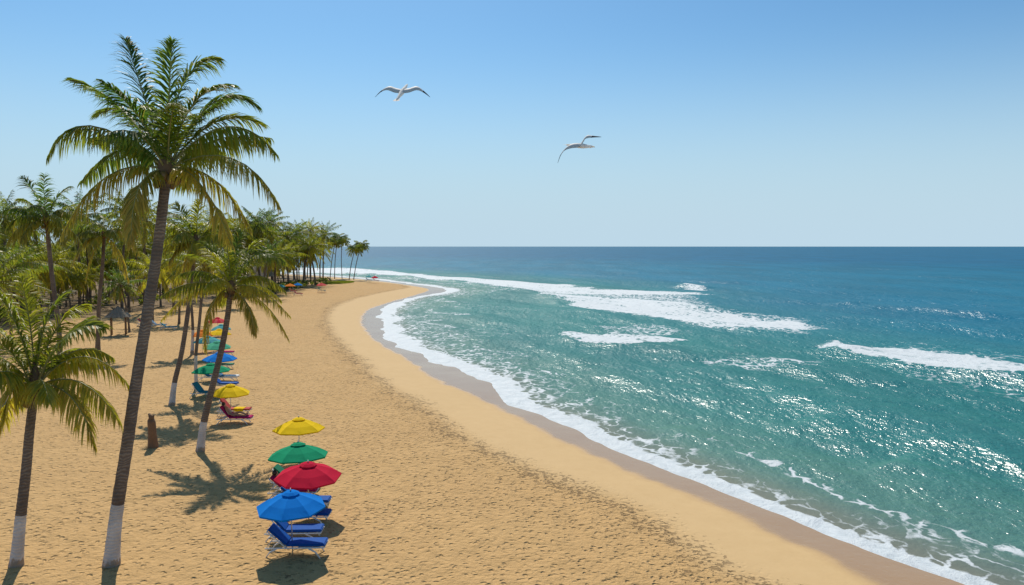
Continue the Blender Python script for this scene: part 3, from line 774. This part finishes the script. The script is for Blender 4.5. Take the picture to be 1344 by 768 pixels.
for i in range(34):
    u = 330 + (i % 12) * 9 + rg.uniform(-3, 3) if i < 20 else rg.uniform(-20, 320)
    v = 392 - (u - 330) * .17 - 3 if i < 20 else 432 - u * .11 - rg.uniform(8, 22)
    p = G(u, v); o = link('shrub', bm_[i % 4], None, p, (0, 0, rg.uniform(0, 6))); s_ = rg.uniform(.7, 1.3); o.scale = (s_, s_, s_ * .9)
    tag(o, 'dark leafy shrub low between the trunks of the grove', 'shrub', 'shrubs between the trunks of the grove')
mb = MB(); ti = []; dr = []
for i in range(5200):
    u = rg.uniform(0, 1); a = rg.uniform(0, 6.28); rr_ = math.sqrt(rg.random())
    c = G(443, 371) if i == 0 else c
    p = Vector((c.x + rr_ * math.cos(a) * 4.2, c.y + rr_ * math.sin(a) * 9, c.z + .02)); h = rg.uniform(.12, .45) * (1 - .5 * rr_)
    d = Vector((rg.uniform(-.15, .15), rg.uniform(-.15, .15), h)); s_ = Vector((rg.uniform(-1, 1), rg.uniform(-1, 1), 0)).normalized() * .09
    k = len(mb.v); mb.v += [p - s_, p + s_, p + d]; mb.quad(k, k + 1, k + 2, sm=False); tt = rg.random(); ti += [tt] * 3; dr += [0] * 3
tag(link('beach_creeper', mb.mesh('beach_creeper', [M['bush']], {'tint': ti, 'dry': dr})), 'patch of low green beach plants below the thin palms', 'ground cover', None, 'stuff')

# ------------------------------------------------------------------ parasols
RAD, APEX = 1.2, 2.05
def parasol_meshes():
    ms = {}
    n = 8; mb = MB(); rings = [(.16, APEX - .02), (.45, APEX - .11), (.8, APEX - .24), (1.0, APEX - .345), (RAD, APEX - .47)]
    seg = 6; idx = []
    for (r, z) in rings:
        row = []
        for k in range(n * seg):
            f = (k % seg) / seg; a = 2 * math.pi * (k / (n * seg)); 
            half = math.pi / n; loc = (f - .5) * 2 * half
            poly = math.cos(half) / math.cos(loc)
            rr = r * poly; sag = (1 - (2 * f - 1) ** 2)
            row.append(len(mb.v)); mb.v.append(Vector((rr * math.cos(a), rr * math.sin(a), z - .03 * sag * r / RAD + (.03 * sag if r == RAD else 0))))
        idx.append(row)
    for r0, r1 in zip(idx[:-1], idx[1:]):
        m_ = len(r0)
        for k in range(m_): mb.quad(r0[k], r1[k], r1[(k + 1) % m_], r0[(k + 1) % m_], sm=False)
    # hem: short valance turned down
    row = idx[-1]; low = []
    for k in row:
        p = mb.v[k]; low.append(len(mb.v)); mb.v.append(Vector((p.x * .985, p.y * .985, p.z - .06)))
    for k in range(len(row)): mb.quad(row[k], low[k], low[(k + 1) % len(row)], row[(k + 1) % len(row)], sm=False)
    ms['canopy'] = mb
    mb = MB()
    b = 0; rows = []
    for (r, z) in ((.02, APEX + .075), (.18, APEX + .04), (.31, APEX - .025)):
        rw = []
        for k in range(16):
            a = 2 * math.pi * k / 16; rr = r * (1 if k % 2 == 0 else .93); rw.append(len(mb.v)); mb.v.append(Vector((rr * math.cos(a), rr * math.sin(a), z)))
        rows.append(rw)
    for r0, r1 in zip(rows[:-1], rows[1:]):
        for k in range(16): mb.quad(r0[k], r1[k], r1[(k + 1) % 16], r0[(k + 1) % 16], sm=False)
    mb.quad(*rows[0], sm=False)
    ms['vent'] = mb
    mb = MB(); mb.tube([(0, 0, -.3), (0, 0, 1), (0, 0, APEX + .1)], .022, 8); ms['pole'] = mb
    mb = MB(); mb.tube([(0, 0, APEX + .09), (0, 0, APEX + .15)], [.03, .015], 8); ms['finial'] = mb
    for k in range(1):
        mb = MB(); mb.tube([(.03, 0, APEX - .06), (.5, 0, APEX - .16), (1., 0, APEX - .37), (RAD - .01, 0, APEX - .5)], .009, 5)
        mb.tube([(.02, 0, APEX - .6), (.55, 0, APEX - .2)], .008, 5); ms['rib'] = mb
    return ms
pms = parasol_meshes()
pole_m = pms['pole'].mesh('pole', [M['metal']]); fin_m = pms['finial'].mesh('finial', [M['frame']]); rib_m = pms['rib'].mesh('rib', [M['metal']])
can_m = {}; vent_m = {}
stripe = None
def parasol(apex_px, width_px, col, label, parts=True, stripes=None, base=None, tilt=None):
    tilt = R(rg.uniform(-3, 3)) if tilt is None else tilt
    k = APEX / 10.5
    u, va = apex_px
    yb = base if base else va + 45
    if base is None:
        for _ in range(12):
            p = G(u, yb); top = p.z + APEX + .1
            # project top
            vv = 384 - F * math.tan(math.atan((top - H) / p.y) + PITCH)
            yb += (va - vv) * .8
    p = G(u, yb)
    s = width_px / (F / p.y) / (2 * RAD)
    s = min(1.12, max(.85, s))
    if base is None: s_ = (s, s, 1)
    else: s_ = (s, s, 1)
    t = thing('beach_umbrella', label, 'beach umbrella', p, rg.uniform(0, .78), 'beach umbrellas standing on the sand'); t.scale = s_
    t.rotation_euler.x = tilt
    if col not in can_m:
        can_m[col] = pms['canopy'].mesh('canopy', [M['cloth_' + col], M['cloth_white']]); vent_m[col] = pms['vent'].mesh('vent_cap', [M['cloth_' + col]])
    cm = can_m[col]
    if stripes:
        cm = cm.copy(); cm.materials[1] = M['cloth_' + stripes]
        for pl in cm.polygons:
            a = math.atan2(pl.center.y, pl.center.x) % (2 * math.pi); pl.material_index = int(a / (math.pi / 8)) % 2
    link('canopy', cm, t); link('vent_cap', vent_m[col], t); link('pole', pole_m, t)
    if parts:
        link('finial', fin_m, t)
        for i in range(8):
            link('rib', rib_m, t, None, (0, 0, i * math.pi / 4))
    return t, p, yb
u1 = parasol((384, 641), 92, 'blue', 'nearest blue parasol with octagonal canopy, over blue sun loungers', tilt=R(3))
u2 = parasol((405, 604), 88, 'red', 'large red parasol just behind the nearest blue one', tilt=R(4))
u3 = parasol((393, 580), 80, 'green', 'green parasol between the red one and the yellow one in the near group')
u4 = parasol((393, 547), 68, 'yellow', 'yellow parasol standing open on bare sand, farthest of the near group of four')
u5 = parasol((303, 503), 51, 'yellow', 'yellow parasol right of the curving palm trunk, front of the long row')
u6 = parasol((278, 476), 50, 'green', 'dark green parasol second in the long row, behind the front yellow one')
u7 = parasol((289, 461), 44, 'blue', 'bright blue parasol in the long row, above the dark green one')
u8 = parasol((285, 447), 37, 'mint', 'mint green parasol in the long row behind the blue one')
u9 = parasol((273, 440), 36, 'teal', 'teal parasol partly hidden behind the mint green one', False)
u10 = parasol((288, 431), 32, 'yellow', 'orange yellow parasol in the long row behind the mint green one', False)
u10b = parasol((266, 432), 28, 'orange', 'small orange parasol left of the far yellow one in the row', False)
u11 = parasol((291, 425), 26, 'teal', 'pale teal parasol just in front of the red striped one', False)
u12 = parasol((286, 416), 26, 'red', 'red and pink striped parasol at the back of the long row', True, 'pink')
parasol((422, 371), 14, 'pink', 'lone faded red parasol on open sand below the low green plants', False)
parasol((381, 372), 14, 'orange', 'orange parasol at the edge of the far grove', False)
parasol((391, 371), 12, 'blue', 'small blue parasol in shade of the far grove', False)
parasol((369, 373), 12, 'teal', 'small teal parasol deep in shade of the far grove', False)
parasol((484, 361), 9, 'teal', 'pale teal parasol far out on the point by the surf', False)
parasol((492, 362), 10, 'red', 'tiny red parasol far out on the point, right of the teal one', False)

# ------------------------------------------------------------------ loungers
def rounded(mb_, c, size, rot=None, r=.03):
    bmm = bmesh.new(); bmesh.ops.create_cube(bmm, size=1); bmesh.ops.scale(bmm, vec=size, verts=bmm.verts)
    bmesh.ops.bevel(bmm, geom=bmm.edges[:], offset=r, segments=2, affect='EDGES')
    b0 = len(mb_.v); bmm.verts.ensure_lookup_table()
    for v in bmm.verts:
        p = Vector(v.co); p = rot @ p if rot else p; mb_.v.append(Vector(c) + p)
    for f in bmm.faces: mb_.quad(*[b0 + v.index for v in f.verts], sm=False)
    bmm.free()
SH = .36; HX = -.22; BA = R(42)
def lounger(pos, rz, colmat, label, back=BA, group='sun loungers under the parasols'):
    t = thing('sun_lounger', label, 'sun lounger', pos, rz, group)
    key = (colmat, round(back, 2))
    if key not in lounger_cache:
        out = []
        mb = MB()
        for y in (-.3, .3): mb.tube([(HX - .65, y, SH - .06), (HX, y, SH - .05), (1.02, y, SH - .05)], .025, 6)
        for x in (HX, .2, .6, 1.0): mb.box((x, 0, SH - .05), (.05, .58, .025))
        out.append(('frame', mb.mesh('frame', [M['frame']])))
        mb = MB(); ca, sa = math.cos(back), math.sin(back)
        for y in (-.29, .29): mb.tube([(HX, y, SH - .03), (HX - .78 * ca, y, SH - .03 + .78 * sa)], .022, 6)
        mb.tube([(HX - .78 * ca, -.29, SH - .03 + .78 * sa), (HX - .78 * ca, .29, SH - .03 + .78 * sa)], .022, 6)
        mb.tube([(HX - .5 * ca, -.27, SH + .5 * sa - .04), (HX - .62, -.27, SH - .06)], .014, 5); mb.tube([(HX - .5 * ca, .27, SH + .5 * sa - .04), (HX - .62, .27, SH - .06)], .014, 5)
        out.append(('backrest_frame', mb.mesh('backrest_frame', [M['frame']])))
        mb = MB(); rounded(mb, (.42, 0, SH + .03), (1.22, .6, .09)); out.append(('seat_cushion', mb.mesh('seat_cushion', [M[colmat]])))
        mb = MB(); rt = Matrix.Rotation(back, 3, 'Y')
        rounded(mb, (HX - .38 * ca + .04 * sa, 0, SH + .03 + .38 * sa + .02), (.78, .6, .08), rt); out.append(('backrest_cushion', mb.mesh('backrest_cushion', [M[colmat]])))
        for x, dx in ((HX - .5, -.16), (.72, .16)):
            for y in (-.3, .3):
                mb = MB(); mb.tube([(x - dx * 1.4, y, SH - .06), (x, y, SH * .5), (x + dx, y, -.04)], [.03, .026, .024], 6); out.append(('leg', mb.mesh('leg', [M['frame']])))
        for y in (-.3, .3):
            pass
        lounger_cache[key] = out
    for nm, m_ in lounger_cache[key]: link(nm, m_, t)
    return t
lounger_cache = {}
def put(u, v, rz, c, label, back=BA, **k): return lounger(G(u, v), rz, c, label, back, **k)
put(387, 727, .03, 'mat_blue', 'front blue sun lounger under the nearest blue parasol, closest to the camera')
put(384, 708, .05, 'mat_blue', 'blue sun lounger right behind the front one, under the nearest parasol', R(48))
put(396, 686, .0, 'mat_blue', 'blue sun lounger under the red parasol, nearer of its pair, foot in the sun')
put(398, 668, .0, 'mat_blue', 'blue sun lounger under the red parasol, farther of its pair')
put(383, 654, .02, 'mat_magenta', 'red sun lounger under the green parasol with white frame')
put(386, 640, .02, 'mat_green', 'green cushioned lounger in shade below the green parasol')
put(307, 556, .02, 'mat_magenta', 'magenta sun lounger nearest the camera under the yellow parasol of the long row', R(52))
put(306, 545, .05, 'mat_red', 'red sun lounger behind the magenta one under the front yellow parasol', R(52))
put(268, 522, -.2, 'mat_teal', 'teal sun lounger left of the curving trunk under the dark green parasol', R(50))
put(293, 510, .02, 'mat_blue', 'blue sun lounger right of the curving trunk under the dark green parasol')
put(295, 500, .02, 'frame', 'white sun lounger behind the dark green parasol')
put(277, 500, .02, 'mat_teal', 'teal sun lounger in the shade below the blue parasol of the row')
put(290, 484, .02, 'mat_green', 'green sun lounger below the mint parasol')
put(292, 467, .02, 'mat_magenta', 'dark red sun lounger below the far yellow parasol')
put(391, 388, .1, 'mat_red', 'faded red lounger on sand at the edge of the far grove')
put(384, 384, .1, 'mat_red', 'faded red lounger below the orange parasol by the far grove')
put(422, 383, .1, 'mat_green', 'dark green lounger below the lone faded red parasol')
put(484, 369, .0, 'mat_teal', 'tiny teal lounger far out on the point')
put(493, 369.5, .0, 'mat_red', 'tiny red lounger far out on the point')
for i, (u, v) in enumerate(((207, 430), (220, 433), (190, 428))):
    put(u, v, rg.uniform(-.3, .3), ('frame', 'mat_teal', 'mat_red')[i % 3], 'small lounger in the dappled shade at the grove edge', BA, group='loungers in shade at the grove edge')

# towels over loungers
def towel(u, v, x0, x1, m, label):
    p = G(u, v); mb = MB(); n = 10; k = 8; b = len(mb.v)
    for i in range(n + 1):
        for j in range(k + 1):
            x = x0 + (x1 - x0) * i / n; y = -.36 + .72 * j / k; e = max(0, abs(y) - .31)
            mb.v.append(Vector((x, max(-.318, min(.318, y)), SH + .088 - e * 3.2 + .006 * math.sin(x * 19 + y * 7))))
    for i in range(n):
        for j in range(k): mb.quad(b + i * (k + 1) + j, b + (i + 1) * (k + 1) + j, b + (i + 1) * (k + 1) + j + 1, b + i * (k + 1) + j + 1)
    o = link('beach_towel', mb.mesh('beach_towel', [M[m]]), None, p); tag(o, label, 'towel')
towel(306, 545, .1, .7, 'cloth_yellow', 'yellow towel over the foot of the red lounger under the front yellow parasol')

# ------------------------------------------------------------------ people
def body(joints, edges, radii, name):
    me = bpy.data.meshes.new(name); me.from_pydata([tuple(j) for j in joints], edges, [])
    o = bpy.data.objects.new(name, me); C.objects.link(o)
    sk = o.modifiers.new('skin', 'SKIN'); sk.use_smooth_shade = True
    o.modifiers.new('sub', 'SUBSURF').levels = 1; o.modifiers['sub'].render_levels = 1
    for i, r in enumerate(radii):
        v = me.skin_vertices[0].data[i]; v.radius = (r, r) if not hasattr(r, '__len__') else r; v.use_root = (i == 0)
    dg = bpy.context.evaluated_depsgraph_get()
    m2 = bpy.data.meshes.new_from_object(o.evaluated_get(dg)); bpy.data.objects.remove(o)
    m2.name = name; m2.materials.clear(); m2.materials.append(M['skin']); return m2
def recliner(pos, label, swim, back=BA, rz=0.):
    ca, sa = math.cos(back), math.sin(back)
    bx = Vector((-ca, 0, sa)); nx = Vector((sa, 0, ca))
    hip = Vector((HX + .10, 0, SH + .17)); o = hip
    J = [hip, hip + bx * .22, hip + bx * .42, hip + bx * .52, hip + bx * .60, hip + bx * .70 + nx * .03, hip + bx * .80 + nx * .02]
    Rr = [(.15, .11), (.14, .10), (.17, .10), .06, .055, .095, .07]
    E = [(0, 1), (1, 2), (2, 3), (3, 4), (4, 5), (5, 6)]
    # nose
    J.append(hip + bx * .70 + nx * .13); Rr.append(.02); E.append((5, 7))
    for sg in (-1, 1):
        b = len(J)
        J += [hip + Vector((.04, sg * .09, 0)), hip + Vector((.42, sg * .12, .10 if sg > 0 else .0)), hip + Vector((.84, sg * .12, -.05)), hip + Vector((.87, sg * .13, .06)), hip + Vector((.90, sg * .13, .13))]
        Rr += [.085, .06, .042, .04, .025]; E += [(0, b), (b, b + 1), (b + 1, b + 2), (b + 2, b + 3), (b + 3, b + 4)]
        b = len(J); s0 = hip + bx * .40 + Vector((0, sg * .18, 0))
        J += [s0, s0 - bx * .26 + Vector((0, sg * .06, -.03)), hip + Vector((.12, sg * .24, .0)), hip + Vector((.19, sg * .24, -.02))]
        Rr += [.05, .042, .03, .033]; E += [(2, b), (b, b + 1), (b + 1, b + 2), (b + 2, b + 3)]
        hb = b + 3
        for f in range(5):
            c = len(J); yy = sg * .24 + (f - 2) * .018; l_ = (.05, .075, .085, .078, .06)[f]
            J += [Vector((hip.x + .22, yy, hip.z - .03)), Vector((hip.x + .22 + l_, yy, hip.z - .055))]; Rr += [.009, .008]; E += [(hb, c), (c, c + 1)]
    me = body(J, E, Rr, 'person')
    o = link('person', me, None, pos, (0, 0, rz)); tag(o, label, 'person')
    mb = MB(); mb.ball(J[5] + bx * .035 - nx * .02, .108, 12, 8, 0, (1, .95, 1)); link('hair', mb.mesh('hair', [M['hair']]), o)
    mb = MB(); mb.ball(hip + Vector((.0, 0, 0)), .17, 14, 8, 0, (.95, 1.05, .78)); link('swimwear', mb.mesh('swimwear', [M[swim]]), o)
recliner(G(396, 686), 'sunbather in red swimwear lying on a blue lounger under the red parasol', 'swim')
recliner(G(307, 556), 'sunbather lying on the magenta lounger under the front yellow parasol', 'mat_magenta', R(52))
recliner(G(383, 654), 'dark haired person reclining under the green parasol', 'swim')

# ------------------------------------------------------------------ stump, shelter, hut
p = G(201, 588)
t = thing('palm_stump', 'reddish brown cut palm stump standing alone on the sand', 'stump', p)
mb = MB(); mb.tube([(0, 0, -.2), (.0, 0, .1), (-.02, 0, .7), (-.04, .0, 1.25), (-.06, 0, 1.42)], [.30, .25, .20, .19, .17], 12); link('trunk', mb.mesh('trunk', [M['wood']]), t)
mb = MB(); mb.tube([(-.06, 0, 1.40), (-.05, 0, 1.52), (-.16, 0, 1.72)], [.15, .12, .05], 9); mb.tube([(-.03, .03, 1.4), (.08, .02, 1.64)], [.09, .03], 8); link('splintered_top', mb.mesh('splintered_top', [M['wood']]), t)

def thatch_shelter(pos, w_, hp, hr, label, rz=0., gable=True):
    for k_ in ('mat_blue', 'mat_teal', 'mat_red', 'mat_green', 'mat_magenta'): M[k_].node_tree.nodes['Principled BSDF'].inputs['Specular IOR Level'].default_value = .12
    t = thing('thatched_shelter', label, 'shelter', pos, rz)
    rnd = random.Random(int(w_ * 100))
    for sx in (-1, 1):
        for sy in (-1, 1):
            mb = MB(); mb.tube([(sx * w_ * .34, sy * w_ * .34, -.2), (sx * w_ * .34, sy * w_ * .34, hp + .15)], .06, 8); link('post', mb.mesh('post', [M['wood']]), t)
    mb = MB(); n = 9
    apex = Vector((0, 0, hp + hr)); v0 = len(mb.v)
    # layered thatch: rings of shaggy strips
    for lay in range(6):
        f0 = lay / 6; f1 = (lay + 1.25) / 6
        for k in range(44):
            a = 2 * math.pi * (k + rnd.uniform(-.3, .3)) / 44
            def ed(f, a):
                c, s = math.cos(a), math.sin(a); m_ = max(abs(c), abs(s)); r = w_ * .62 * f / (m_ * .5 + .5)
                return Vector((c * r, s * r, hp + hr * (1 - f)))
            wd_ = .11
            b = len(mb.v); mb.v += [ed(f0, a - wd_), ed(f0, a + wd_), ed(f1, a + wd_) + Vector((0, 0, rnd.uniform(-.12, .05))), ed(f1, a - wd_) + Vector((0, 0, rnd.uniform(-.12, .05)))]
            for q_ in range(4): mb.v[b + q_].z += lay * .012 + rnd.uniform(0, .03)
            mb.quad(b, b + 3, b + 2, b + 1, sm=False)
    link('thatched_roof', mb.mesh('thatched_roof', [M['thatch']]), t)
    return t
thatch_shelter(G(156, 440), 2.1, 2.1, 1.2, 'small grey thatched shelter on posts beside the tall leaning trunk', .4)
thatch_shelter(G(346, 380), 6.5, 3.2, 3.6, 'large thatched shelter under the palms of the far grove', .3)

# ------------------------------------------------------------------ gulls
def gull(center, wings, bdir, label, span_dir=Vector((1, 0, 0)), chord=None, blen=.5):
    """wings: two lists of points from shoulder to tip (metres, relative to centre); bdir: direction of flight"""
    bdir = bdir.normalized(); mb = MB()
    prof = [(-.56, .012), (-.48, .03), (-.3, .05), (-.1, .075), (.08, .078), (.22, .06), (.30, .045), (.37, .048), (.43, .035), (.455, .015)]
    mb.tube([bdir * (x * blen / .5) for x, r in prof], [r * .8 for x, r in prof], 12, m=0)
    ch0 = chord or bdir
    for wl in wings:
        nseg = 14; pts = curve_pts([Vector((0, 0, .02))] + wl, nseg + 1)
        b = len(mb.v); 
        for i, p_ in enumerate(pts):
            s = i / nseg
            c = (.21 + .06 * math.sin(min(1, s * 1.6) * math.pi)) * (1 - max(0, s - .45) / .55 * .93) if s > .0 else .17
            sweep = -.10 * max(0, s - .4) * 1.4
            th = .018 * (1 - s) + .004
            tg = (pts[min(i + 1, nseg)] - pts[max(i - 1, 0)]).normalized(); up = ch0.cross(tg).normalized()
            if up.z < 0: up = -up
            o_ = p_ + ch0 * sweep
            mb.v += [o_ + ch0 * c * .4, o_ + up * th + ch0 * c * .12, o_ - ch0 * c * .6, o_ - up * th + ch0 * c * .12]
        for i in range(nseg):
            s = (i + .5) / nseg
            for k in range(4):
                a0 = b + i * 4 + k; a1 = b + i * 4 + (k + 1) % 4
                m_ = 2 if s > .72 else (1 if (k in (1, 0)) else 0)
                mb.quad(a0, a1, a1 + 4, a0 + 4, m=m_)
        e = b + nseg * 4; mb.quad(e, e + 1, e + 2, e + 3, m=2)
    # tail fan
    sdv = bdir.cross(Vector((0, 0, 1))).normalized(); b = len(mb.v); tp = -bdir * .50 * blen / .5
    mb.v += [tp + bdir * .12 + sdv * .03, tp + bdir * .12 - sdv * .03, tp - bdir * .10 - sdv * .09, tp - bdir * .12, tp - bdir * .10 + sdv * .09]
    mb.quad(b, b + 1, b + 2, b + 3, b + 4, m=0, sm=False)
    hp = bdir * .45 * blen / .5
    mb.tube([hp, hp + bdir * .05, hp + bdir * .075 - Vector((0, 0, .012))], [.014, .011, .003], 6, m=3)
    o = link('seagull', mb.mesh('seagull', [M['feather'], M['feather_grey'], M['feather_dark'], M['beak']]), None, center)
    tag(o, label, 'seagull', 'seagulls flying over the water'); return o
s1 = 1 / 51.
def w2(pts, cx, cy, dep): return [Vector(((x - cx) * s1, dep * i / len(pts), (cy - y) * s1)) for i, (x, y) in enumerate(pts, 1)]
D1 = 19.6
gull(at_depth(528, 120.5, D1), [w2([(519, 117), (510, 114), (501, 117), (493, 124)], 528, 119.5, .05), w2([(537, 117), (547, 114), (556, 118), (564, 124)], 528, 119.5, .05)],
     Vector((.15, .85, .55)), 'left seagull gliding with both wings bowed downward', chord=Vector((.0, .8, .6)).normalized())
gull(at_depth(762, 191.5, D1), [w2([(752, 191), (744, 194), (737, 202), (733.5, 212)], 762, 191.5, -.1), w2([(765, 186), (770, 179), (779, 177.5), (791, 177)], 762, 191.5, .15)],
     Vector((.62, -.55, -.12)), 'right seagull banking, one wing dipped toward the water', chord=Vector((.35, .7, .55)).normalized(), blen=.42)
print('objects', len(bpy.data.objects))
